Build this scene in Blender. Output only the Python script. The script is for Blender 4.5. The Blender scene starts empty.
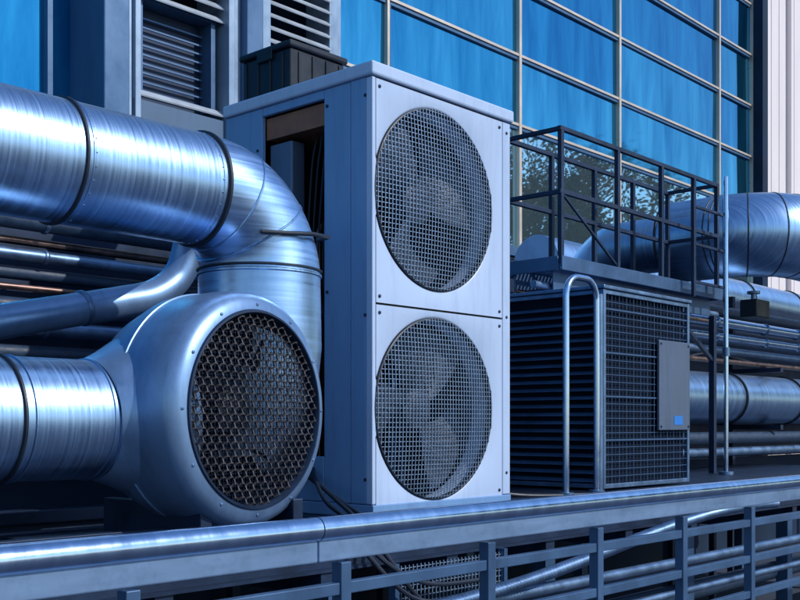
import bpy, bmesh, math, random
from mathutils import Vector, Matrix
random.seed(7)
S=bpy.context.scene
R=math.radians
# ---------------------------------------------------------------- materials
def nm(name):
    m=bpy.data.materials.new(name); m.use_nodes=True
    nt=m.node_tree; b=nt.nodes["Principled BSDF"]; return m,nt,b
def pmat(name,c,rough=.5,metal=0.,var=.15,scale=(6,6,6),nscale=1.,rvar=.12,bump=0.,detail=5,dirt=0.,dirtc=(.03,.045,.07),bd=.004,thr=.47,dsc=(3,3,.7),spec=.5):
    m,nt,b=nm(name); N=nt.nodes; L=nt.links
    tc=N.new("ShaderNodeTexCoord"); mp=N.new("ShaderNodeMapping"); mp.inputs["Scale"].default_value=scale
    L.new(tc.outputs["Object"],mp.inputs["Vector"])
    nz=N.new("ShaderNodeTexNoise"); nz.inputs["Scale"].default_value=nscale; nz.inputs["Detail"].default_value=detail; nz.inputs["Roughness"].default_value=.65
    L.new(mp.outputs[0],nz.inputs["Vector"])
    cr=N.new("ShaderNodeValToRGB"); e=cr.color_ramp.elements
    e[0].position=.28; e[1].position=.72
    e[0].color=tuple(max(0,x*(1-var)) for x in c)+(1,); e[1].color=tuple(min(1,x*(1+var)) for x in c)+(1,)
    L.new(nz.outputs["Fac"],cr.inputs[0]); col=cr.outputs[0]
    if dirt>0:
        n2=N.new("ShaderNodeTexNoise"); n2.inputs["Scale"].default_value=3.1; n2.inputs["Detail"].default_value=9; n2.inputs["Roughness"].default_value=.75
        mp2=N.new("ShaderNodeMapping"); mp2.inputs["Scale"].default_value=dsc; L.new(tc.outputs["Object"],mp2.inputs["Vector"]); L.new(mp2.outputs[0],n2.inputs["Vector"])
        r2=N.new("ShaderNodeValToRGB"); r2.color_ramp.elements[0].position=thr; r2.color_ramp.elements[1].position=.78
        r2.color_ramp.elements[0].color=(0,0,0,1); r2.color_ramp.elements[1].color=(dirt,dirt,dirt,1)
        L.new(n2.outputs["Fac"],r2.inputs[0])
        mx=N.new("ShaderNodeMixRGB"); L.new(r2.outputs[0],mx.inputs[0]); L.new(col,mx.inputs[1]); mx.inputs[2].default_value=tuple(dirtc)+(1,); col=mx.outputs[0]
    L.new(col,b.inputs["Base Color"])
    mr=N.new("ShaderNodeMapRange"); mr.inputs[3].default_value=max(.02,rough-rvar); mr.inputs[4].default_value=min(1,rough+rvar)
    mr.inputs[1].default_value=.3; mr.inputs[2].default_value=.7
    L.new(nz.outputs["Fac"],mr.inputs[0]); L.new(mr.outputs[0],b.inputs["Roughness"])
    b.inputs["Metallic"].default_value=metal
    b.inputs["Specular IOR Level"].default_value=spec
    if bump>0:
        bp=N.new("ShaderNodeBump"); bp.inputs["Strength"].default_value=bump; bp.inputs["Distance"].default_value=bd
        L.new(nz.outputs["Fac"],bp.inputs["Height"]); L.new(bp.outputs[0],b.inputs["Normal"])
    return m
DC=(.37,.56,.86)
DD=(.13,.22,.40)
duct_x=pmat("galvanised_brushed_x",DC,.34,1,.26,(110,1.2,1.2),rvar=.08,bump=.08,dirt=.4,dirtc=DD)
duct_z=pmat("galvanised_brushed_z",DC,.34,1,.20,(2,2,70),rvar=.08,bump=.06,dirt=.4,dirtc=DD)
duct_y=pmat("galvanised_brushed_y",DC,.34,1,.26,(1.2,110,1.2),rvar=.08,bump=.08,dirt=.4,dirtc=DD)
shell=pmat("housing_painted_metal",(.23,.37,.59),.38,.65,.08,(5,5,5),rvar=.06,dirt=.55,dirtc=(.07,.12,.22))
steel=pmat("stainless",(.48,.64,.88),.2,1,.12,(30,8,8),rvar=.06,dirt=.3,dirtc=(.2,.3,.45),dsc=(2,6,6))
steel_dull=pmat("zinc_steel",(.19,.30,.47),.42,.85,.2,(10,10,10),dirt=.5)
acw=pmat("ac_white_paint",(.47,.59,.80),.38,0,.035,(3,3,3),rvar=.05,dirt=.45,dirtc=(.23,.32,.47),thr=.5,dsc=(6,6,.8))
acs=pmat("ac_paint_shaded",(.18,.34,.60),.40,0,.05,(3,3,2),rvar=.05,dirt=.45,dirtc=(.09,.17,.32),dsc=(6,6,.8))  # AC paint darkened and blued so the side's shade is in the colour
wire=pmat("grille_wire",(.27,.37,.51),.4,.5,.15,(20,20,20))
wired=pmat("grid_wire_dark",(.055,.11,.21),.6,0,.2,(20,20,20),spec=.2)
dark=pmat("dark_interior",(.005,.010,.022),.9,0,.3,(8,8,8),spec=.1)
fins=pmat("condenser_fins",(.02,.03,.05),.45,.6,.5,(260,260,3))
blade=pmat("fan_blade_plastic",(.05,.07,.105),.55,0,.3,(5,5,5),dirt=.5,spec=.3)
black=pmat("black_plastic",(.010,.015,.026),.4,0,.3,(9,9,9),spec=.35)
gasket=pmat("rubber_gasket",(.010,.018,.035),.5,0,.2)
bluesteel=pmat("blue_grey_painted_steel",(.055,.12,.235),.42,.3,.2,(6,6,6),dirt=.5,dirtc=(.02,.04,.08))
railp=pmat("rail_band_paint",(.19,.30,.48),.36,.35,.1,(4,30,30),dirt=.55,dirtc=(.06,.11,.2),dsc=(4,4,4))
darksteel=pmat("dark_steel",(.014,.032,.075),.5,.4,.4,(7,7,7),dirt=.35,dirtc=(.03,.038,.05))
deckm=pmat("deck_plate",(.018,.034,.07),.42,.5,.4,(5,5,5),bump=.3)
copper=pmat("copper",(.25,.16,.13),.4,1,.3,(12,12,12),dirt=.6)
brown_refl=pmat("brown_reflection_tone",(.30,.12,.06),.45,0,.3,(12,12,12),dirt=.4)  # brown-orange reflection inside the AC opening, painted as a base colour
insul=pmat("pipe_insulation",(.022,.046,.09),.5,0,.3,(20,20,20),bump=.4)
mull=pmat("mullion_champagne",(.70,.58,.47),.35,.3,.1,(3,3,3))
mullb=pmat("mullion_blue_steel",(.07,.15,.28),.4,.3,.12,(3,3,3),dirt=.3,dirtc=(.03,.06,.11))
wallp=pmat("wall_cladding",(.065,.135,.24),.55,0,.15,(2,2,2),dirt=.3)
walld=pmat("wall_dark",(.013,.030,.065),.7,0,.4,(1.5,1.5,1.5),spec=.2)
cream=pmat("cream_cladding",(.86,.77,.76),.55,0,.04,(2,2,.4),dirt=.15,dirtc=(.6,.54,.55))
slat=pmat("louvre_slat",(.28,.38,.51),.4,.3,.1,(4,4,4),dirt=.4,dirtc=(.10,.15,.22))
slatl=pmat("louvre_slat_light",(.52,.58,.66),.4,.2,.1,(4,4,4),dirt=.4,dirtc=(.2,.22,.26))
groundm=pmat("roof_ground",(.04,.055,.09),.85,0,.3,(.6,.6,.6),bump=.2)
bark=pmat("bark",(.035,.026,.022),.9,0,.3)
leaf=pmat("leaves",(.055,.035,.022),.8,0,.5,(1,1,1))
sticker=pmat("blue_label",(.02,.20,.62),.4,0,.05)
gplate=pmat("grey_cover_plate",(.11,.155,.24),.4,.3,.08,(5,5,5),dirt=.4)
def glassmat(name,c0,c1,rough=.04):
    m,nt,b=nm(name); N=nt.nodes; L=nt.links
    tc=N.new("ShaderNodeTexCoord"); mp=N.new("ShaderNodeMapping"); mp.inputs["Scale"].default_value=(3.2,1,.45); mp.inputs["Rotation"].default_value=(0,.12,0)
    L.new(tc.outputs["Object"],mp.inputs["Vector"])
    nz=N.new("ShaderNodeTexNoise"); nz.inputs["Scale"].default_value=1.1; nz.inputs["Detail"].default_value=8; nz.inputs["Roughness"].default_value=.6; nz.inputs["Distortion"].default_value=.4
    L.new(mp.outputs[0],nz.inputs["Vector"])
    cr=N.new("ShaderNodeValToRGB"); e=cr.color_ramp.elements
    e[0].position=.32; e[1].position=.72; e[0].color=c0+(1,); e[1].color=c1+(1,)  # streaked tint paints wispy cloud reflections into the base colour
    L.new(nz.outputs["Fac"],cr.inputs[0]); L.new(cr.outputs[0],b.inputs["Base Color"])
    b.inputs["Metallic"].default_value=.92; b.inputs["Roughness"].default_value=rough
    n2=N.new("ShaderNodeTexNoise"); n2.inputs["Scale"].default_value=.9; n2.inputs["Detail"].default_value=1
    L.new(tc.outputs["Object"],n2.inputs["Vector"])
    bp=N.new("ShaderNodeBump"); bp.inputs["Strength"].default_value=.2; bp.inputs["Distance"].default_value=.015
    L.new(n2.outputs["Fac"],bp.inputs["Height"]); L.new(bp.outputs[0],b.inputs["Normal"])
    return m
glassA=glassmat("blue_coated_glass",(.008,.17,.38),(.045,.38,.62))
glassB=glassmat("blue_coated_glass_lighter",(.012,.22,.42),(.09,.47,.68))
glassC=glassmat("horizon_tint_glass",(.36,.62,.74),(.52,.76,.84),.015)  # lower panes, paler to paint in the reflected bright horizon sky
# ---------------------------------------------------------------- helpers
def empty(name):
    o=bpy.data.objects.new(name,None); o.empty_display_size=.2; S.collection.objects.link(o); return o
def mesh(name,v,f,mat,parent,smooth=False,bevel=0):
    me=bpy.data.meshes.new(name); me.from_pydata([tuple(p) for p in v],[],f); me.update()
    bm=bmesh.new(); bm.from_mesh(me); bmesh.ops.recalc_face_normals(bm,faces=bm.faces); bm.to_mesh(me); bm.free()
    me.materials.append(mat)
    o=bpy.data.objects.new(name,me); S.collection.objects.link(o)
    if parent: o.parent=parent
    if smooth:
        for p in me.polygons: p.use_smooth=True
        try: me.set_sharp_from_angle(angle=R(40))
        except Exception: pass
    if bevel:
        md=o.modifiers.new("bev","BEVEL"); md.width=bevel; md.segments=2; md.limit_method='ANGLE'
    return o
class Geo:
    def __init__(s): s.v=[]; s.f=[]
    def add(s,v,f):
        n=len(s.v); s.v+= [tuple(p) for p in v]; s.f+=[tuple(i+n for i in q) for q in f]; return s
    def box(s,x0,x1,y0,y1,z0,z1):
        return s.add([(x0,y0,z0),(x1,y0,z0),(x1,y1,z0),(x0,y1,z0),(x0,y0,z1),(x1,y0,z1),(x1,y1,z1),(x0,y1,z1)],
            [(0,3,2,1),(4,5,6,7),(0,1,5,4),(1,2,6,5),(2,3,7,6),(3,0,4,7)])
    def tube(s,pts,r,n=32,caps=True):
        pts=[Vector(p) for p in pts]; m=len(pts)
        rs=r if isinstance(r,(list,tuple)) else [r]*m
        T=[]
        for i in range(m):
            a=pts[max(0,i-1)]; b=pts[min(m-1,i+1)]; T.append((b-a).normalized())
        up=Vector((0,0,1)) if abs(T[0].z)<.9 else Vector((0,1,0))
        u=(up-T[0]*up.dot(T[0])).normalized(); vs=[]
        for i in range(m):
            u=(u-T[i]*u.dot(T[i])).normalized(); w=T[i].cross(u)
            for k in range(n):
                a=2*math.pi*k/n; vs.append(pts[i]+(u*math.cos(a)+w*math.sin(a))*rs[i])
        fs=[(i*n+k,i*n+(k+1)%n,(i+1)*n+(k+1)%n,(i+1)*n+k) for i in range(m-1) for k in range(n)]
        if caps: fs+=[tuple(range(n))[::-1],tuple((m-1)*n+k for k in range(n))]
        return s.add(vs,fs)
    def ring(s,c,axis,r,w,t,n=48):
        c=Vector(c); a=Vector(axis).normalized()
        return s.lathe(c,a,[(-w/2,r-t),(-w/2,r),(-w/4,r+t),(w/4,r+t),(w/2,r),(w/2,r-t)],n)
    def lathe(s,c,a,prof,n=64):
        c=Vector(c); a=Vector(a).normalized(); up=Vector((0,0,1)) if abs(a.z)<.9 else Vector((0,1,0))
        u=(up-a*up.dot(a)).normalized(); w=a.cross(u); vs=[]
        for (d,r) in prof:
            for k in range(n):
                q=2*math.pi*k/n; vs.append(c+a*d+(u*math.cos(q)+w*math.sin(q))*r)
        fs=[(i*n+k,i*n+(k+1)%n,(i+1)*n+(k+1)%n,(i+1)*n+k) for i in range(len(prof)-1) for k in range(n)]
        return s.add(vs,fs)
    def bar(s,a,b,t,up=(0,0,1)):
        a=Vector(a); b=Vector(b); d=(b-a).normalized(); up=Vector(up)
        if abs(d.dot(up))>.95: up=Vector((0,1,0))
        u=d.cross(up).normalized()*t/2; w=u.cross(d).normalized()*t/2
        return s.add([a-u-w,a+u-w,a+u+w,a-u+w,b-u-w,b+u-w,b+u+w,b-u+w],[(0,3,2,1),(4,5,6,7),(0,1,5,4),(1,2,6,5),(2,3,7,6),(3,0,4,7)])
    def out(s,name,mat,parent,smooth=False,bevel=0): return mesh(name,s.v,s.f,mat,parent,smooth,bevel)
def fillet(pts,r,n=10):
    pts=[Vector(p) for p in pts]; o=[pts[0]]
    for i in range(1,len(pts)-1):
        p=pts[i]; a=(pts[i-1]-p).normalized(); b=(pts[i+1]-p).normalized()
        ang=a.angle(b); t=r/math.tan(ang/2); c=p+(a+b).normalized()*(r/math.sin(ang/2))
        p0=p+a*t; p1=p+b*t; v0=p0-c; v1=p1-c; th=v0.angle(v1)
        for k in range(n+1):
            q=k/n; o.append(c+(v0*math.sin((1-q)*th)+v1*math.sin(q*th))/math.sin(th))
    o.append(pts[-1]); return o
def spline(pts,n=8):
    P=[Vector(p) for p in pts]; P=[P[0]*2-P[1]]+P+[P[-1]*2-P[-2]]; o=[]
    for i in range(1,len(P)-2):
        for k in range(n):
            t=k/n; a,b,c,d=P[i-1:i+3]
            o.append(.5*((2*b)+(c-a)*t+(2*a-5*b+4*c-d)*t*t+(3*b-a-3*c+d)*t**3))
    o.append(P[-2]); return o
def pipe(parent,name,pts,r,mat,fr=None,n=16):
    if fr and len(pts)>2: pts=fillet(pts,fr)
    return Geo().tube(pts,r,n).out(name,mat,parent,True)
# ---------------------------------------------------------------- ground
Geo().add([(-1500,-1500,-1.28),(1500,-1500,-1.28),(1500,1500,-1.28),(-1500,1500,-1.28)],[(0,1,2,3)]).out("ground",groundm,None)
# ---------------------------------------------------------------- AC unit
ac=empty("air_conditioning_condenser_unit")
X0,X1,Y0,Y1,Z0,Z1=2.80,3.641,2.667,3.50,-.31,1.318
cx=3.162
def holepanel(x0,x1,z0,z1,cx,cz,r,y,n=96):
    V=[];fs=[]
    for k in range(n):
        a=2*math.pi*(k+.5)/n; c,s_=math.cos(a),math.sin(a)
        tx=((x1-cx) if c>0 else (x0-cx))/c if abs(c)>1e-6 else 1e9
        tz=((z1-cz) if s_>0 else (z0-cz))/s_ if abs(s_)>1e-6 else 1e9
        t=min(tx,tz)
        V+=[(cx+c*t,y,cz+s_*t),(cx+c*(r+.012),y,cz+s_*(r+.012)),(cx+c*(r+.006),y+.003,cz+s_*(r+.006)),(cx+c*r,y+.012,cz+s_*r),(cx+c*r,y+.10,cz+s_*r)]
    for k in range(n):
        j=(k+1)%n
        for q in range(4): fs.append((k*5+q,j*5+q,j*5+q+1,k*5+q+1))
    for (X,Z) in ((x0,z0),(x1,z0),(x1,z1),(x0,z1)):
        V.append((X,y,Z)); ci=len(V)-1
        for k in range(n):
            j=(k+1)%n; A=V[k*5]; B=V[j*5]
            if (abs(A[0]-X)<1e-6 and abs(B[2]-Z)<1e-6) or (abs(A[2]-Z)<1e-6 and abs(B[0]-X)<1e-6): fs.append((k*5,j*5,ci))
    return V,fs
RR=.347; CZ=(.867,.062)
fp=Geo()
v,f=holepanel(X0+.022,X1-.055,.446,1.262,cx,CZ[0],RR,Y0); fp.add(v,f)
v,f=holepanel(X0+.022,X1-.055,-.30,.438,cx,CZ[1],RR,Y0); fp.add(v,f)
fp.out("front_panels",acw,ac,True)
fr=Geo()
fr.box(X0,X0+.019,Y0-.002,Y0+.03,Z0+.02,1.264)
fr.box(X1-.052,X1,Y0-.001,Y0+.03,Z0+.02,1.264)
fr.out("front_frame",acw,ac,bevel=.004)
Geo().box(X0+.02,X1-.053,Y0+.012,Y0+.03,.4385,.4455).box(X0+.0192,X0+.0218,Y0+.01,Y0+.03,Z0+.02,1.264).box(X1-.0548,X1-.0522,Y0+.01,Y0+.03,Z0+.02,1.264).out("panel_gap_seals",gasket,ac)
Geo().box(X0-.012,X1+.012,Y0-.014,Y1+.01,1.268,Z1).out("lid",acw,ac,bevel=.008)
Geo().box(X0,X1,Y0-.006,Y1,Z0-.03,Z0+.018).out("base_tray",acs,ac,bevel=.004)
sd=Geo()
sd.box(X0,X0+.02,Y0+.031,2.775,Z0+.02,1.266)
sd.box(X0+.002,X0+.02,2.779,2.918,Z0+.02,1.266)
sd.box(X0,X0+.02,3.274,Y1,Z0+.02,1.266)
sd.box(X0+.001,X0+.02,2.92,3.272,1.232,1.266)
sd.box(X0+.001,X0+.02,2.92,3.272,Z0+.02,-.12)
sd.box(X1-.02,X1,Y0+.031,Y1,Z0+.02,1.266)
sd.box(X0+.021,X1-.021,Y1-.02,Y1,Z0+.02,1.266)
sd.box(X0+.021,X0+.05,2.912,2.922,-.12,1.23)
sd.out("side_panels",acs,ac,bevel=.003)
Geo().box(X0+.30,X0+.31,2.93,3.44,Z0+.02,1.25).box(X0+.03,X1-.03,3.44,3.46,Z0+.02,1.26).out("coil_back",fins,ac)
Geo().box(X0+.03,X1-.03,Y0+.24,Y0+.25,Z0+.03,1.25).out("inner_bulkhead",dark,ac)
Geo().box(X0+.022,X0+.30,2.924,3.27,1.14,1.225).out("inner_top_reflection",brown_refl,ac)  # slab added to carry the painted brown reflection at the opening's top
p=Geo()
for i,yy in enumerate((3.0,3.07,3.2)):
    p.tube(fillet([(X0+.12,yy,-.25),(X0+.12,yy,.9-.1*i),(X0+.29,yy,.9-.1*i)],.05),.014,12)
p.out("refrigerant_pipes",copper,ac,True)
Geo().tube([(X0+.15,3.13,-.28),(X0+.15,3.13,.15)],.08,24).out("compressor",black,ac,True)
Geo().box(X0+.03,X0+.10,3.13,3.26,.62,1.12).out("control_box",gplate,ac,bevel=.006)
g=Geo()
for k in range(4):
    y=2.96+.03*k; g.tube(spline([(X0+.09,y,1.13),(X0+.08,y+.02,.9+.03*k),(X0+.085,y+.05,.6),(X0+.1,y+.01,.35)]),.004,6)
g.out("wiring",gasket,ac,True)
gw=Geo(); fb=Geo(); hub=Geo(); st=Geo(); rim=Geo()
for ci,cz in enumerate(CZ):
    sp=.0178; n=int(RR/sp)+1
    def yy(x,z):
        q=min(1,(x*x+z*z)/(RR*RR)); return Y0-.012-.018*(1-q)+.004
    for i in range(-n,n+1):
        a=i*sp
        if abs(a)>=RR: continue
        h=math.sqrt(RR*RR-a*a); K=8
        for k in range(K):
            b0=-h+2*h*k/K; b1=-h+2*h*(k+1)/K
            gw.bar((cx+a,yy(a,b0),cz+b0),(cx+a,yy(a,b1),cz+b1),.0026,(0,1,0))
            gw.bar((cx+b0,yy(a,b0)+.003,cz+a),(cx+b1,yy(a,b1)+.003,cz+a),.0026,(0,1,0))
    rim.lathe((cx,Y0,cz),(0,-1,0),[(-.02,RR+.001),(.004,RR+.003),(.006,RR-.002),(.003,RR-.006),(-.02,RR-.006)],96)
    for b in range(3):
        a0=2*math.pi*b/3+2.2+ci*.9
        vs=[];NR=8;NA=8
        for i in range(NR+1):
            r=.07+(.325-.07)*i/NR; wd=.75+.35*(i/NR)
            for j in range(NA+1):
                a=a0+(j/NA-.5)*wd*1.35+.45*(i/NR)
                vs.append((cx+r*math.cos(a),Y0+.13+.10*(j/NA-.5)-.02*math.sin(math.pi*j/NA),cz+r*math.sin(a)))
        fs=[(i*(NA+1)+j,i*(NA+1)+j+1,(i+1)*(NA+1)+j+1,(i+1)*(NA+1)+j) for i in range(NR) for j in range(NA)]
        fb.add(vs,fs)
    hub.lathe((cx,Y0+.18,cz),(0,-1,0),[(0,.085),(.08,.08),(.095,.06),(.1,.0005)],32)
    st.box(cx-.035,cx-.02,Y0+.20,Y0+.22,cz-RR,cz+RR).box(cx+.02,cx+.035,Y0+.20,Y0+.22,cz-RR,cz+RR)
gw.out("wire_grilles",wire,ac); rim.out("grille_rims",gasket,ac,True)
fb.out("fan_blades",blade,ac,True); hub.out("fan_hubs",blade,ac,True); st.out("motor_mounts",bluesteel,ac)
sc=Geo()
for (x,z) in ((X0+.04,1.235),(X1-.075,1.235),(X0+.04,.47),(X1-.075,.47),(X0+.04,.41),(X1-.075,.41),(X1-.075,-.27),(X1-.026,1.22),(X1-.026,.45),(X1-.026,-.2)):
    sc.lathe((x,Y0,z),(0,-1,0),[(-.002,.0065),(.003,.0065),(.005,.004),(.005,.0003)],12)
for (y,z) in ((2.70,1.2),(2.70,.4),(2.70,-.2),(2.90,1.2),(2.90,.5),(3.3,1.1),(3.47,1.1)):
    sc.lathe((X0,y,z),(-1,0,0),[(-.002,.006),(.003,.006),(.004,.004),(.004,.0003)],12)
sc.out("screws",darksteel,ac,True)
# crate on top
cr=empty("black_equipment_crate")
g=Geo(); bx0,bx1,by0,by1,bz0,bz1=2.85,3.15,3.16,3.455,1.319,1.50
g.box(bx0,bx1,by0,by1,bz0,bz1).out("body",black,cr,bevel=.008)
g=Geo().box(bx0-.012,bx1+.012,by0-.012,by1+.012,bz1+.001,bz1+.028); g.out("lid",black,cr,bevel=.008)
g=Geo()
for i in range(4):
    y=by0+.04+i*.075; g.box(bx0-.006,bx0+.002,y,y+.010,bz0+.01,bz1-.01)
    x=bx0+.04+i*.075; g.box(x,x+.010,by0-.006,by0+.002,bz0+.01,bz1-.01)
g.box(bx0-.014,bx0+.004,by0+.1,by0+.19,bz1-.03,bz1+.02); g.out("ribs_and_latch",black,cr,bevel=.003)
# ---------------------------------------------------------------- upper duct + blower
up=empty("ventilation_duct_with_elbow")
YA=2.6; ZU=.706; r=.165
Geo().tube([(-1.2,YA,ZU),(1.5,YA,ZU),(1.974,YA,ZU)],r,64).out("horizontal_duct",duct_x,up,True)
ep=[];er=[]
for k in range(25):
    a=math.pi/2*k/24; ep.append((1.974+.24*math.sin(a),YA,ZU-.24+.24*math.cos(a))); er.append(.165+.027*k/24)
Geo().tube(ep,er,64).out("elbow",duct_z,up,True)
Geo().tube([(2.214,YA,.466),(2.214,YA,.25),(2.19,YA,.02),(2.13,YA,-.15)],[.192,.196,.19,.13],64).out("vertical_duct",duct_z,up,True)
g=Geo(); g.ring((1.50,YA,ZU),(1,0,0),r+.002,.012,.005); g.ring((1.965,YA,ZU),(1,0,0),r+.003,.016,.006); g.ring((.7,YA,ZU),(1,0,0),r+.003,.014,.006)
g.ring((2.214,YA,.485),(0,0,1),.194,.008,.004)
g.out("clamp_gaskets",gasket,up,True)
g=Geo()
for a in (.42,.95):
    c_=(1.974+.24*math.sin(a),YA,ZU-.24+.24*math.cos(a)); g.ring(c_,(math.cos(a),0,-math.sin(a)),.165+.027*a/1.57+.001,.008,.002)
for x in (.2,1.0,1.52,1.945): g.ring((x,YA,ZU),(1,0,0),r,.008,.002)
g.ring((2.214,YA,.47),(0,0,1),.194,.010,.003)
g.out("gore_seams",duct_x,up,True)
Geo().tube([(2.08,YA-.165,.575),(2.14,YA-.195,.575),(2.25,YA-.205,.585),(2.38,YA-.14,.60),(2.42,YA-.05,.605)],.007,10).out("tie_rod",gasket,up,True)
g=Geo()
for x in (1.525,1.94):
    for k in range(28):
        a=2*math.pi*k/28; g.lathe((x,YA+(r)*math.cos(a),ZU+r*math.sin(a)),(0,math.cos(a),math.sin(a)),[(-.001,.003),(.002,.0025),(.0025,.0003)],8)
g.out("rivets",steel_dull,up,True)
bl=empty("centrifugal_blower_housing")
nrm=Vector((.16,-.987,0)).normalized(); C=Vector((1.985,2.35,.043))
Geo().lathe(C,nrm,[(.0,.276),(.006,.279),(.010,.286),(.006,.308),(-.008,.327),(-.03,.337),(-.10,.342),(-.24,.337),(-.34,.30),(-.42,.22),(-.45,.12),(-.455,.001)],96).out("drum",shell,bl,True)
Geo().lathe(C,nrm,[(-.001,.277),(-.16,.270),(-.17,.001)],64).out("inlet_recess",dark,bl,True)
Geo().lathe(C,nrm,[(.004,.286),(.016,.283),(.017,.277),(.006,.272),(-.01,.272)],96).out("grille_ring",darksteel,bl,True)
Geo().ring(C-nrm*.20,nrm,.3395,.008,.003,96).out("weld_seam",shell,bl,True)
ux=Vector((0,0,1)).cross(nrm).normalized(); uz=Vector((0,0,1))
g=Geo(); RG=.275; cw=.0315; ch=.0195
def gp(u,v,d): return C+ux*u+uz*v+nrm*d
rows=int(RG/ch)+1
for kx in range(-rows,rows+1):
    v0=kx*ch
    for i in range(-20,20):
        base=i*cw+(cw/2 if kx%2 else 0)
        pts=[(base,v0),(base+cw*.33,v0+ch*.40),(base+cw*.67,v0+ch*.40),(base+cw,v0)]
        for q,(a_,b_) in enumerate(zip(pts[:-1],pts[1:])):
            if a_[0]**2+a_[1]**2<RG*RG and b_[0]**2+b_[1]**2<RG*RG:
                g.bar(gp(a_[0],a_[1],.002 if q==0 else .008),gp(b_[0],b_[1],.008 if q<2 else .002),.0040,nrm)
        a_=(base,v0); b_=(base,v0-ch*.60)
        if a_[0]**2+a_[1]**2<RG*RG and b_[0]**2+b_[1]**2<RG*RG: g.bar(gp(a_[0],a_[1],.003),gp(b_[0],b_[1],.008),.0042,nrm)
gm=pmat("expanded_mesh_metal",(.12,.11,.12),.42,.8,.5,(30,30,30),dirt=.6,dirtc=(.03,.03,.035))
g.out("expanded_metal_grille",gm,bl)
g=Geo()
for i in range(-22,23):
    a=i*.012; h=math.sqrt(max(0,.27**2-a*a))
    if h>.01: g.bar(gp(a,-h,-.012),gp(a,h,-.012),.0016,nrm); g.bar(gp(-h,a,-.014),gp(h,a,-.014),.0016,nrm)
g.out("inner_screen",darksteel,bl)
g=Geo()
for i in range(28):
    a=2*math.pi*i/28; a2=a+.16
    g.add([gp(.15*math.cos(a),.15*math.sin(a),-.07),gp(.24*math.cos(a2),.24*math.sin(a2),-.07),gp(.24*math.cos(a2),.24*math.sin(a2),-.15),gp(.15*math.cos(a),.15*math.sin(a),-.15)],[(0,1,2,3)])
g.lathe(C,nrm,[(-.15,.09),(-.08,.07),(-.06,.0005)],32)
g.out("impeller",black,bl)
g=Geo()
for i in range(12):
    a=2*math.pi*i/12; q=gp(.30*math.cos(a),.30*math.sin(a),.005); g.lathe(q,nrm,[(0,.0045),(.005,.0045),(.006,.0003)],10)
g.out("rim_bolts",steel_dull,bl,True)
Geo().box(1.80,1.84,2.36,2.84,-.33,-.22).box(2.14,2.18,2.36,2.84,-.33,-.22).out("support_feet",darksteel,bl,bevel=.004)
ld=empty("lower_ventilation_duct")
Geo().tube([(-1.2,YA,.015),(1.60,YA,.015)],.163,64).out("horizontal_duct",duct_x,ld,True)
Geo().tube([(1.60,YA,.015),(1.615,YA,.016),(1.65,YA-.005,.018),(1.70,YA-.01,.022),(1.80,YA-.02,.03)],[.167,.172,.188,.215,.262],64,False).out("flared_transition",shell,ld,True)
g=Geo(); g.ring((1.33,YA,.015),(1,0,0),.165,.012,.005); g.ring((.5,YA,.015),(1,0,0),.166,.014,.006)
g.out("clamp_gaskets",gasket,ld,True)
g=Geo()
for x in (1.0,1.36,1.585,1.605): g.ring((x,YA,.015),(1,0,0),.164,.009,.003)
g.out("seams",duct_x,ld,True)
mp_=empty("silver_branch_pipe")
pts=spline([(2.04,2.68,.735),(2.20,2.86,.745),(2.32,3.05,.735),(2.372,3.17,.68),(2.345,3.2,.55),(2.24,3.2,.465),(2.08,3.2,.42),(1.657,3.2,.326),(1.1,3.2,.20),(.5,3.2,.08)],10)
Geo().tube(pts,.056,32).out("pipe",shell,mp_,True)
Geo().ring((1.95,3.2,.392),(.42,0,.095),.057,.02,.004,32).out("couplings",steel_dull,mp_,True)
rk=empty("pipe_rack")
for (y,z,rr,mt,nme) in ((4.1,.84,.038,insul,"insulated_pipe_a"),(4.15,.765,.018,copper,"copper_pipe_a"),(4.1,.70,.026,steel_dull,"steel_pipe_a"),(4.15,.63,.028,insul,"insulated_pipe_b"),(4.1,.565,.014,copper,"copper_pipe_b"),(4.12,.49,.036,insul,"insulated_pipe_c"),(4.1,.40,.034,steel_dull,"steel_pipe_b"),(4.15,.30,.034,insul,"insulated_pipe_d"),(4.1,.10,.05,steel_dull,"steel_pipe_c"),(4.1,-.05,.04,insul,"insulated_pipe_e")):
    pipe(rk,nme,[(-2,y,z),(4.6,y,z)],rr,mt)
g=Geo()
for x in (.4,3.4,4.5): g.box(x,x+.05,4.2,4.25,-1.28,1.0)
g.box(-2,4.6,4.05,4.2,.20,.235).box(-2,4.6,4.3,4.32,.2,.95); g.out("rack_frame",darksteel,rk)
g=Geo()
for x in (1.2,2.32,3.42):
    for z,rr in ((.84,.038),(.70,.026),(.49,.036),(.40,.034)): g.ring((x,4.1,z),(1,0,0),rr+.002,.02,.003,24)
g.out("clamps",steel_dull,rk,True)
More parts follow.
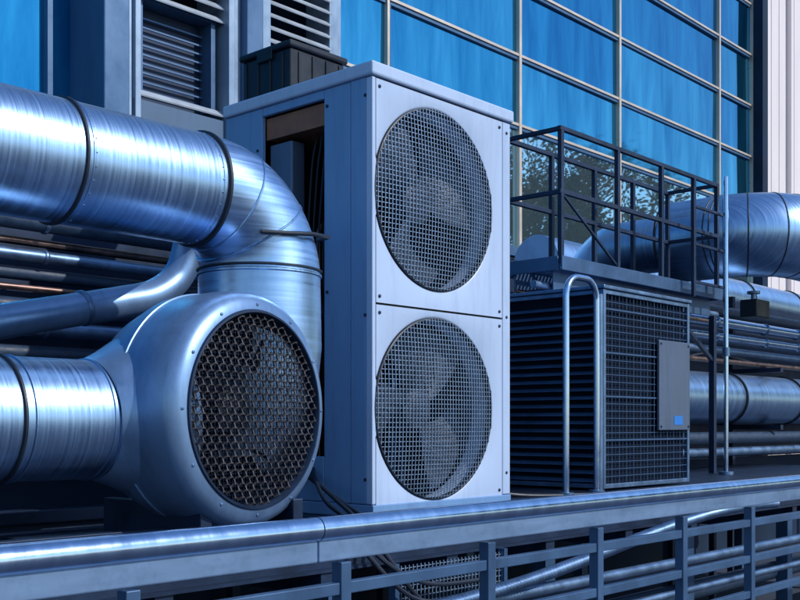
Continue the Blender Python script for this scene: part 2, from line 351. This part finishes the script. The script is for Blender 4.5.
# ---------------------------------------------------------------- equipment base platform
bp_=empty("steel_equipment_platform")
g=Geo()
for y in (2.42,2.72,3.15,3.55,4.0):
    g.box(-1.5,9,y,y+.07,-.355,-.345); g.box(-1.5,9,y+.03,y+.04,-.455,-.355); g.box(-1.5,9,y,y+.07,-.465,-.455)
g.out("long_beams",darksteel,bp_)
g=Geo()
x=-1.4
while x<9:
    g.box(x,x+.06,2.43,4.05,-.54,-.466); x+=.62
g.out("cross_beams",darksteel,bp_)
g=Geo()
x=-1.3
while x<9:
    for y in (2.5,3.9): g.box(x,x+.07,y,y+.07,-1.28,-.54)
    x+=1.24
g.out("legs",bluesteel,bp_)
Geo().box(1.55,2.45,2.42,2.95,-.343,-.331).box(-1.5,1.3,2.80,3.7,-.343,-.335).box(2.7,9,2.60,4.1,-.3435,-.3415).out("deck_plates",deckm,bp_)
g=Geo(); g.box(.9,1.9,2.50,2.54,-.33,-.29).box(.7,.74,2.44,3.3,-.343,-.30).box(1.3,1.34,2.44,3.3,-.343,-.30).box(-1.5,2.7,3.3,3.34,-.33,-.29); g.out("duct_skid",darksteel,bp_,bevel=.002)
Geo().box(-3,4.62,4.33,4.36,-1.28,.25).box(4.621,22,4.33,4.36,-1.28,-.301).out("dark_backing_panel",walld,bp_)  # added dark sheets, standing in for shade in front of the sunlit wall
cd=empty("conduit_bundle")
pipe(cd,"conduit_a",[(-1,2.30,-.50),(1.0,2.30,-.50),(1.3,2.30,-.62),(9,2.30,-.62)],.022,steel_dull,.1)
pipe(cd,"conduit_b",[(-1,2.34,-.60),(9,2.34,-.68)],.03,insul)
pipe(cd,"conduit_c",[(1.5,2.28,-.75),(9,2.28,-.75)],.016,steel_dull)
pipe(cd,"conduit_e",[(1.0,2.6,-.86),(9,2.6,-.86)],.05,insul)
g=Geo()
pts=[(1.2+.01*i,2.26,-.50-.10*math.sin(i/260*math.pi)) for i in range(420)]
rs=[.022+(.003 if i%2 else -.002) for i in range(420)]
g.tube(pts,rs,14).out("ribbed_flexible_conduit",steel_dull,cd,True)
pipe(cd,"conduit_d",[(.0,2.45,-.29),(1.2,2.43,-.30)],.012,copper)
cbx=empty("power_cables")
for k,(xx,dz) in enumerate(((2.62,.0),(2.66,.05),(2.7,-.04))):
    Geo().tube(spline([(2.815,2.99+.03*k,-.16),(2.76,2.93+.02*k,-.19),(xx,2.72,-.27+dz*.2),(xx-.1,2.50,-.325),(xx-.14,2.38,-.42),(xx+.05,2.33,-.58+dz),(xx+.4,2.32,-.60+dz)]),.008,8).out("cable",gasket,cbx,True)
for k in range(3):
    Geo().tube(spline([(3.66,3.1+.1*k,-.10),(3.8,3.05+.1*k,-.26),(4.1,2.95+.05*k,-.33),(4.5,2.75,-.335),(4.68+.1*k,2.70,-.335),(4.9,2.64,-.335)]),.009,8).out("cable",gasket,cbx,True)
for k in range(3):
    Geo().tube(spline([(4.6,3.95,.5-.1*k),(4.9,4.05,.30-.12*k),(5.5,4.1,.5),(6.1,3.95,.62-.05*k),(6.9,3.85,.42),(7.8,3.8,.56),(9,3.85,.50)]),.010,8).out("cable",gasket,cbx,True)
up2=empty("wire_mesh_guard")
g=Geo()
for i in range(30): g.bar((2.62+i*.02,2.38,-1.0),(2.62+i*.02,2.38,-.47),.003,(0,1,0))
for i in range(27): g.bar((2.62,2.384,-1.0+i*.02),(3.2,2.384,-1.0+i*.02),.003,(0,1,0))
g.out("wires",wire,up2); Geo().box(2.60,2.62,2.37,2.40,-1.28,-.46).box(3.20,3.22,2.37,2.40,-1.28,-.46).out("frame",bluesteel,up2)
# ---------------------------------------------------------------- dark condenser box
db=empty("grid_front_cooling_unit")
bx0,bx1,by0,by1,bz0,bz1=4.77,5.71,2.9,3.95,-.33,.70
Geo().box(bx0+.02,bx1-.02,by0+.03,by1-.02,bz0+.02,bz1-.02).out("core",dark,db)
g=Geo()
for z in range(22):
    zz=bz0+.05+z*.043
    g.add([(bx0+.018,by0+.05,zz),(bx0-.004,by0+.05,zz-.018),(bx0-.004,by1-.04,zz-.018),(bx0+.018,by1-.04,zz)],[(0,1,2,3)])
g.out("side_louvres",bluesteel,db)
g=Geo(); t=.024
g.box(bx0,bx0+t,by0,by0+t,bz0,bz1).box(bx1-t,bx1,by0,by0+t,bz0,bz1).box(bx0,bx0+t,by1-t,by1,bz0,bz1).box(bx1-t,bx1,by1-t,by1,bz0,bz1)
g.box(bx0+t,bx1-t,by0+.002,by0+t-.002,bz1-t,bz1-.001).box(bx0+t,bx1-t,by0+.002,by0+t-.002,bz0,bz0+t)
g.box(bx0+.002,bx0+t-.002,by0+t,by1-t,bz1-t,bz1-.001).box(bx0+.002,bx0+t-.002,by0+t,by1-t,bz0,bz0+t)
g.out("frame",steel_dull,db,bevel=.003)
Geo().box(bx0-.01,bx1+.01,by0-.01,by1+.01,bz1+.001,bz1+.02).out("top_cover",steel_dull,db,bevel=.004)
g=Geo(); g2=Geo(); nx=12
for i in range(1,nx*2):
    x=bx0+t+(bx1-bx0-2*t)*i/(nx*2); (g if i%2==0 else g2).bar((x,by0+.012,bz0+t),(x,by0+.012,bz1-t),.0036 if i%2==0 else .0016,(0,1,0))
for i in range(1,26):
    z=bz0+t+(bz1-bz0-2*t)*i/26; g.bar((bx0+t,by0+.009,z),(bx1-t,by0+.009,z),.003 if i%6 else .008,(0,1,0))
g.out("front_grid",wired,db); g2.out("front_grid_fine",wired,db)
Geo().box(5.33,5.69,by0-.012,by0+.004,-.03,.47).out("cover_plate",gplate,db,bevel=.004)
Geo().box(5.50,5.60,by0-.014,by0-.0125,.0,.05).out("blue_label",sticker,db)
g=Geo()
for (x,z) in ((5.35,.45),(5.67,.45),(5.35,-.01),(5.67,-.01)): g.lathe((x,by0-.012,z),(0,-1,0),[(0,.007),(.004,.006),(.005,.0003)],10)
g.out("cover_screws",darksteel,db)
il=empty("looped_steel_pipe")
pipe(il,"loop",[(4.345,2.85,-.34),(4.345,2.85,.72),(4.62,2.85,.72),(4.62,2.85,-.34)],.016,steel,.10)
g=Geo(); g.lathe((4.345,2.85,-.325),(0,0,1),[(-.015,.04),(0,.04),(.002,.02)],24).lathe((4.62,2.85,-.325),(0,0,1),[(-.015,.04),(0,.04),(.002,.02)],24); g.out("flanges",steel_dull,il,True)
pipe(il,"side_pipe",[(4.68,2.87,-.34),(4.68,2.87,.66)],.018,steel_dull)
jb=empty("junction_box")
Geo().box(4.35,4.62,3.9,4.05,.55,.95).out("box",gplate,jb,bevel=.01); Geo().box(4.36,4.61,3.885,3.899,.57,.93).out("door",bluesteel,jb,bevel=.005)
pipe(jb,"conduit",[(4.45,3.98,-.34),(4.45,3.98,.55)],.018,steel_dull); pipe(jb,"post",[(4.55,4.06,-1.2),(4.55,4.06,1.0)],.025,bluesteel)
# ---------------------------------------------------------------- access platform w. railing
pf=empty("access_platform_with_railing")
px0,px1,py0,py1,pz=5.13,7.1,3.4,3.78,.95
g=Geo()
for (x,y) in ((px0,py0),(5.75,py0),(6.3,py0),(6.75,py0),(px1,py0),(px0,py1),(5.6,py1),(6.1,py1),(6.6,py1),(px1,py1)):
    g.box(x-.014,x+.014,y-.014,y+.014,pz,pz+.74)
for zz in (.38,.74):
    for y in (py0,py1): g.bar((px0-.02,y,pz+zz),(px1+.02,y,pz+zz),.026)
    for x in (px0,px1): g.bar((x,py0-.015,pz+zz+.001),(x,py1+.015,pz+zz+.001),.024)
for x in (6.55,7.02): g.bar((x,3.30,pz-.1),(x,3.30,pz+.62),.022)
for k in range(3): g.bar((6.55,3.30,pz+.0+.25*k),(7.02,3.30,pz+.0+.25*k),.018)
g.bar((5.13,3.4,pz+.38),(5.75,3.4,pz+.02),.014)
g.out("guard_rails",darksteel,pf,bevel=.002)
g=Geo()
g.box(px0-.03,px1+.03,py0-.03,py0-.018,pz-.07,pz+.01).box(px0-.03,px1+.03,py1+.018,py1+.03,pz-.07,pz+.01).box(px0-.035,px0-.02,py0,py1,pz-.07,pz+.01).box(px1+.02,px1+.035,py0,py1,pz-.07,pz+.01)
g.box(px0,px1,py0+.05,py0+.06,pz-.18,pz-.032).box(px0,px1,py1-.06,py1-.05,pz-.18,pz-.032)
g.out("edge_beams",bluesteel,pf,bevel=.003)
g=Geo(); x=px0
while x<px1: g.box(x,x+.006,py0-.015,py1+.015,pz-.03,pz); x+=.035
for y in (3.5,3.6,3.7): g.box(px0,px1,y,y+.006,pz-.028,pz-.004)
g.out("grating",steel_dull,pf)
g=Geo()
for (x,y,zb) in ((px0+.05,3.7,.722),(px1,3.43,-1.28),(px1,3.75,-1.28),(5.65,3.43,.722)): g.box(x-.02,x+.02,y-.02,y+.02,zb,pz-.18)
g.bar((px1,3.43,.45),(6.5,3.43,pz-.18),.025)
for i in range(6): g.bar((px0+.05+.33*i,py0+.06,pz-.17),(px0+.05+.33*i,py1-.06,pz-.17),.025)
g.out("support_legs",darksteel,pf)
pipe(pf,"cable_tray_pipe",[(5.0,3.5,.80),(7.3,3.5,.80)],.022,steel_dull); pipe(pf,"small_copper_line",[(5.0,3.62,.77),(7.4,3.62,.77)],.012,copper)
pl=empty("vertical_steel_pole")
pipe(pl,"pole",[(6.93,3.25,-.34),(6.93,3.25,1.70)],.016,steel)
Geo().lathe((6.93,3.25,-.33),(0,0,1),[(-.01,.05),(.01,.05),(.012,.02)],20).lathe((6.93,3.25,.5),(0,0,1),[(-.03,.015),(-.03,.025),(.03,.025),(.03,.015)],20).out("base_and_collar",steel_dull,pl,True)
# ---------------------------------------------------------------- right hand ducts
d1=empty("large_elbow_duct")
z1=1.42; cxx=7.63
pp=fillet([(14,3.2,z1),(cxx,3.2,z1),(cxx,4.0,z1)],.42,24)
Geo().tube(pp,.31,64).out("elbow_duct",duct_x,d1,True)
g=Geo()
for k in (1,6,12,18,24,25):
    a=pp[k]; tdir=(pp[min(k+1,len(pp)-1)]-pp[k-1]).normalized(); g.ring(a,tdir,.31,.012,.004)
g.ring((9.0,3.2,z1),(1,0,0),.312,.03,.012)
g.out("gore_seams",gasket,d1,True)
q=fillet([(cxx,3.98,z1),(cxx,4.75,z1),(cxx,4.75,-.3)],.3,12)
Geo().tube(q,.215,48).out("reduced_duct",duct_y,d1,True)
Geo().ring((cxx,4.01,z1),(0,1,0),.30,.03,.02).out("flange",gasket,d1,True)
d2=empty("horizontal_duct")
Geo().tube([(7.9,5.5,1.46),(30,5.5,1.46)],.24,48).out("duct",duct_x,d2,True)
g=Geo()
for x in (9.2,10.6,12,13.4): g.ring((x,5.5,1.46),(1,0,0),.242,.03,.012)
g.out("flanges",gasket,d2,True)
d3=empty("horizontal_duct.001")
Geo().tube([(6,3.8,.21),(20,3.8,.21)],.20,48).out("duct",duct_x,d3,True)
g=Geo()
for x in (6.9,8.05,9.2): g.ring((x,3.8,.21),(1,0,0),.202,.03,.012)
g.out("flanges",gasket,d3,True)
pb=empty("parallel_pipe_run")
for (y,z,rr,mt) in ((3.75,.80,.042,steel),(3.75,.69,.034,steel),(3.8,.59,.03,steel_dull),(3.75,.50,.02,copper),(3.7,-.10,.045,insul),(3.7,-.21,.035,steel_dull),(3.95,.93,.05,insul),(3.98,.66,.04,insul)):
    pipe(pb,"pipe",[(6,y,z),(20,y,z)],rr,mt)
g=Geo()
for x in (6.3,8.7,11): g.box(x,x+.05,4.02,4.07,-1.28,1.1).box(x,x+.05,3.6,4.02,.44,.475).box(x,x+.05,3.6,4.02,-.04,0)
g.box(6,22,4.4,4.43,-.3,1.15)  # added dark backdrop sheet, makes the gaps between the pipes read dark
g.out("supports_and_backdrop",darksteel,pb)
g=Geo()
for x in (7.8,8.72,9.4):
    g.ring((x,3.75,.80),(1,0,0),.044,.03,.006,24).ring((x,3.75,.69),(1,0,0),.036,.03,.006,24)
g.out("pipe_clamps",steel_dull,pb,True)
vb=empty("valve_box")
Geo().box(8.0,8.25,3.5,3.64,.84,.98).out("box",black,vb,bevel=.01); Geo().tube([(8.1,3.57,.98),(8.1,3.57,1.03)],.02,12).lathe((8.1,3.57,1.03),(0,0,1),[(0,.05),(.02,.05),(.021,.001)],24).out("handwheel",steel_dull,vb,True)
# ---------------------------------------------------------------- front handrail
hr=empty("front_handrail")
YR=1.5
g=Geo(); g.tube([(-1.5,YR,-.2015),(1.4185,YR,-.2015)],.0235,32).tube([(1.4215,YR,-.2015),(9,YR,-.2015)],.0235,32); g.out("top_tube",steel,hr,True)
g=Geo(); g.box(-1.5,1.4185,YR-.006,YR+.012,-.266,-.222).box(1.4215,9,YR-.006,YR+.012,-.266,-.222); g.out("flat_band",railp,hr,bevel=.003)
g=Geo()
xs=[-1.35,-.88,-.41,.06,.53,1.0,1.49,1.963,2.434,2.905,3.377,3.85,4.32,4.79,5.26,5.73,6.2,6.67]
for x in xs: g.box(x-.014,x+.014,YR-.012,YR+.016,-1.28,-.27)
for z in (-.322,-.440,-.556,-.75,-1.0):
    for a,b in zip(xs[:-1],xs[1:]): g.box(a+.014,b-.014,YR-.008,YR+.012,z-.012,z+.012)
g.out("balusters_and_rails",bluesteel,hr,bevel=.002)
# ---------------------------------------------------------------- facade building
bd=empty("glass_office_building")
F=7.0
glx=[6.70,7.53,9.69,11.83,14.63,15.76]
zl=[1.95,3.325,4.10,4.88,5.656,6.43,7.2,8.0]
PG={0:Geo(),1:Geo(),2:Geo()}
def pane(x0,x1,z0,z1,k):
    a,b,c_=[random.uniform(-.007,.007) for _ in range(3)]
    PG[k].add([(x0,F+a,z0),(x1,F+b,z0),(x1,F+b+c_,z1),(x0,F+a+c_,z1)],[(0,1,2,3)])
for i,(a,b) in enumerate(zip(glx[:-1],glx[1:])):
    for j,(c_,d) in enumerate(zip(zl[:-1],zl[1:])):
        k=2 if j==0 and i>=1 else (1 if (j in(1,) or random.random()<.3) else 0)
        pane(a,b,c_,d,k)
for c_,d in ((1.0,2.3),(2.3,5.0),(5.0,8.0)): pane(-6,2.0,c_,d,0); pane(2.0,4.16,c_,d,0)
PG[0].out("glass_panes",glassA,bd); PG[1].out("glass_panes_light",glassB,bd); PG[2].out("horizon_tint_panes",glassC,bd)
g=Geo()
for i,x in enumerate(glx):
    w=.045 if i in(2,3,4) else .03
    g.box(x-w/2,x+w/2,F-.05,F+.02,1.95,8)
g.out("vertical_mullions",mull,bd)
g=Geo()
for z in zl[1:]:
    for i,(a,b) in enumerate(zip(glx[:-1],glx[1:])): g.box(a+.024,b-.024,F-.045,F+.02,z-.014,z+.014)
g.out("horizontal_mullions",mull,bd)
g=Geo()
for z in zl[1:]: g.box(6.72,15.7,F-.03,F+.02,z-.05,z-.0145)
for x in glx[1:-1]: g.box(x+.0235,x+.055,F-.028,F+.02,1.95,8)
g.box(6.7,15.76,F-.10,F+.02,1.85,1.949)
g.box(-6,4.16,F-.05,F+.02,2.28,2.32).box(1.98,2.02,F-.04,F+.02,1,8).box(3.95,3.99,F-.06,F+.02,1,8)
g.out("gaskets_and_sill",mullb,bd)
g=Geo(); g.box(-6,15.9,F-.02,F+.3,-1.28,.999).box(4.2,15.9,F+.021,F+.3,1.0,1.849).box(15.76,15.95,F-.2,F+.2,-1.28,9)
g.box(-6,15.9,F+.1,F+.4,8.0,9)
g.out("lower_wall",walld,bd)
g=Geo()
g.box(4.16,4.37,F-.45,F+.1,-1.28,8); g.box(5.45,5.62,F-.45,F+.1,-1.28,8)
g.out("dark_pilasters",mullb,bd,bevel=.01)
g=Geo()
g.box(4.371,4.42,F-.40,F+.1,1.9,8).box(4.45,4.50,F-.40,F+.1,1.9,8).box(4.421,4.449,F-.36,F+.1,1.9,8).box(5.30,5.36,F-.41,F+.1,1.9,8).box(5.361,5.449,F-.37,F+.1,1.9,8).box(5.621,5.74,F-.40,F+.1,1.9,8).box(6.50,6.60,F-.3,F+.1,1.0,8).box(6.601,6.69,F-.25,F+.1,1.0,8)
g.out("light_pilasters",slat,bd,bevel=.006)
Geo().box(4.372,5.448,F-.36,F+.1,1.0,2.38).box(5.621,6.499,F-.25,F+.1,1.0,2.9).out("spandrel",wallp,bd)
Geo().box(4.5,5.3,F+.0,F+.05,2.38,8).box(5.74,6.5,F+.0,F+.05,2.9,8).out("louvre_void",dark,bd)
g=Geo(); z=2.42
while z<8:
    if not (2.48<z<3.12):
        g.add([(4.50,F-.36,z),(5.30,F-.36,z),(5.30,F-.30,z+.052),(4.50,F-.30,z+.052),(4.50,F-.355,z-.010),(5.30,F-.355,z-.010)],[(0,1,2,3),(4,5,1,0)])
    if z>2.95: g.add([(5.74,F-.33,z),(6.50,F-.33,z),(6.50,F-.27,z+.05),(5.74,F-.27,z+.05),(5.74,F-.325,z-.010),(6.50,F-.325,z-.010)],[(0,1,2,3),(4,5,1,0)])
    z+=.105
g.out("louvre_slats",slatl,bd)
g=Geo()
for i in range(9): g.box(4.60,5.20,F-.2,F-.185,2.50+i*.068,2.512+i*.068)
g.box(4.54,4.58,F-.30,F-.16,2.45,3.14).box(5.21,5.25,F-.30,F-.16,2.45,3.14).box(4.54,5.25,F-.31,F-.161,3.141,3.18); g.out("inner_blinds",mullb,bd)
Geo().box(4.585,5.205,F-.16,F-.15,2.45,3.14).out("louvre_window_glass",darksteel,bd)
cb=empty("cream_clad_building")
Geo().box(15.96,22,F-.1,F+4,-1.28,10).out("wall",cream,cb)
g=Geo(); x=16.0
while x<21.9: g.box(x,x+.16,F-.110,F-.098,-1.28,10); x+=.30
g.box(16.9,17.0,F-.18,F-.111,-1.28,10); g.out("vertical_ribs",cream,cb)
# ---------------------------------------------------------------- distant trees (reflected in the glass)
tv=Geo(); tl=Geo()
def tree(bx,by,h):
    base=Vector((bx,by,-1.28))
    def branch(p,d,l,r,lev):
        q=p+d*l; tv.tube([p,(p+q)/2+Vector((random.uniform(-1,1),random.uniform(-1,1),0))*l*.05,q],[r,r*.8,r*.55],4,False)
        if lev==0:
            for _ in range(9):
                c=q+Vector((random.gauss(0,1),random.gauss(0,1),random.gauss(0,.8)))*h*.022
                s=random.uniform(.07,.17); a=Vector((random.uniform(-1,1),random.uniform(-1,1),random.uniform(-1,1))).normalized(); b=a.orthogonal().normalized()
                tl.add([c-a*s,c+b*s*.7,c+a*s,c-b*s*.7],[(0,1,2,3)])
            return
        for _ in range(3 if lev>1 else 4):
            dd=(d+Vector((random.uniform(-1,1),random.uniform(-1,1),random.uniform(-.25,.7)))*.7).normalized()
            branch(q,dd,l*random.uniform(.64,.82),max(.04,r*.6),lev-1)
    branch(base,Vector((0,0,1)),h*.26,h*.02,5)
for i in range(18):
    deg=-14-1.9*i; a=R(deg); dist=54+random.uniform(-6,8)
    h=random.uniform(20,24) if -42<deg<-31 else random.uniform(15,19)
    tree(9+dist*math.cos(a),dist*math.sin(a)+4,h)
tp=empty("distant_trees"); tv.out("trunks_and_limbs",bark,tp); tl.out("foliage",leaf,tp)
# ---------------------------------------------------------------- light
sd_=Vector((.42,-1,0)).normalized(); el=R(36)
sv=Vector((sd_.x*math.cos(el),sd_.y*math.cos(el),math.sin(el)))
l=bpy.data.lights.new("sun","SUN"); l.energy=2.9; l.angle=R(.5); l.color=(1,.97,.94)
lo=bpy.data.objects.new("sun",l); S.collection.objects.link(lo); lo.rotation_euler=sv.to_track_quat('Z','Y').to_euler()
w=bpy.data.worlds.new("World"); S.world=w; w.use_nodes=True; nt=w.node_tree
sky=nt.nodes.new("ShaderNodeTexSky"); sky.sky_type='NISHITA'; sky.sun_disc=False; sky.sun_elevation=el; sky.sun_rotation=math.atan2(sd_.x,sd_.y)
sky.ozone_density=6; sky.dust_density=.3; sky.air_density=1.3
nt.links.new(sky.outputs[0],nt.nodes["Background"].inputs[0]); nt.nodes["Background"].inputs[1].default_value=.15
# ---------------------------------------------------------------- camera
cam=bpy.data.cameras.new("camera"); co=bpy.data.objects.new("camera",cam); S.collection.objects.link(co); S.camera=co
cam.sensor_width=36; cam.lens=48.06; cam.shift_y=.156; cam.clip_end=4000; cam.clip_start=.05
co.location=(0,0,0); co.rotation_euler=(R(90),0,R(-47.9))
S.view_settings.view_transform='Standard'; S.view_settings.look='None'; S.view_settings.exposure=0
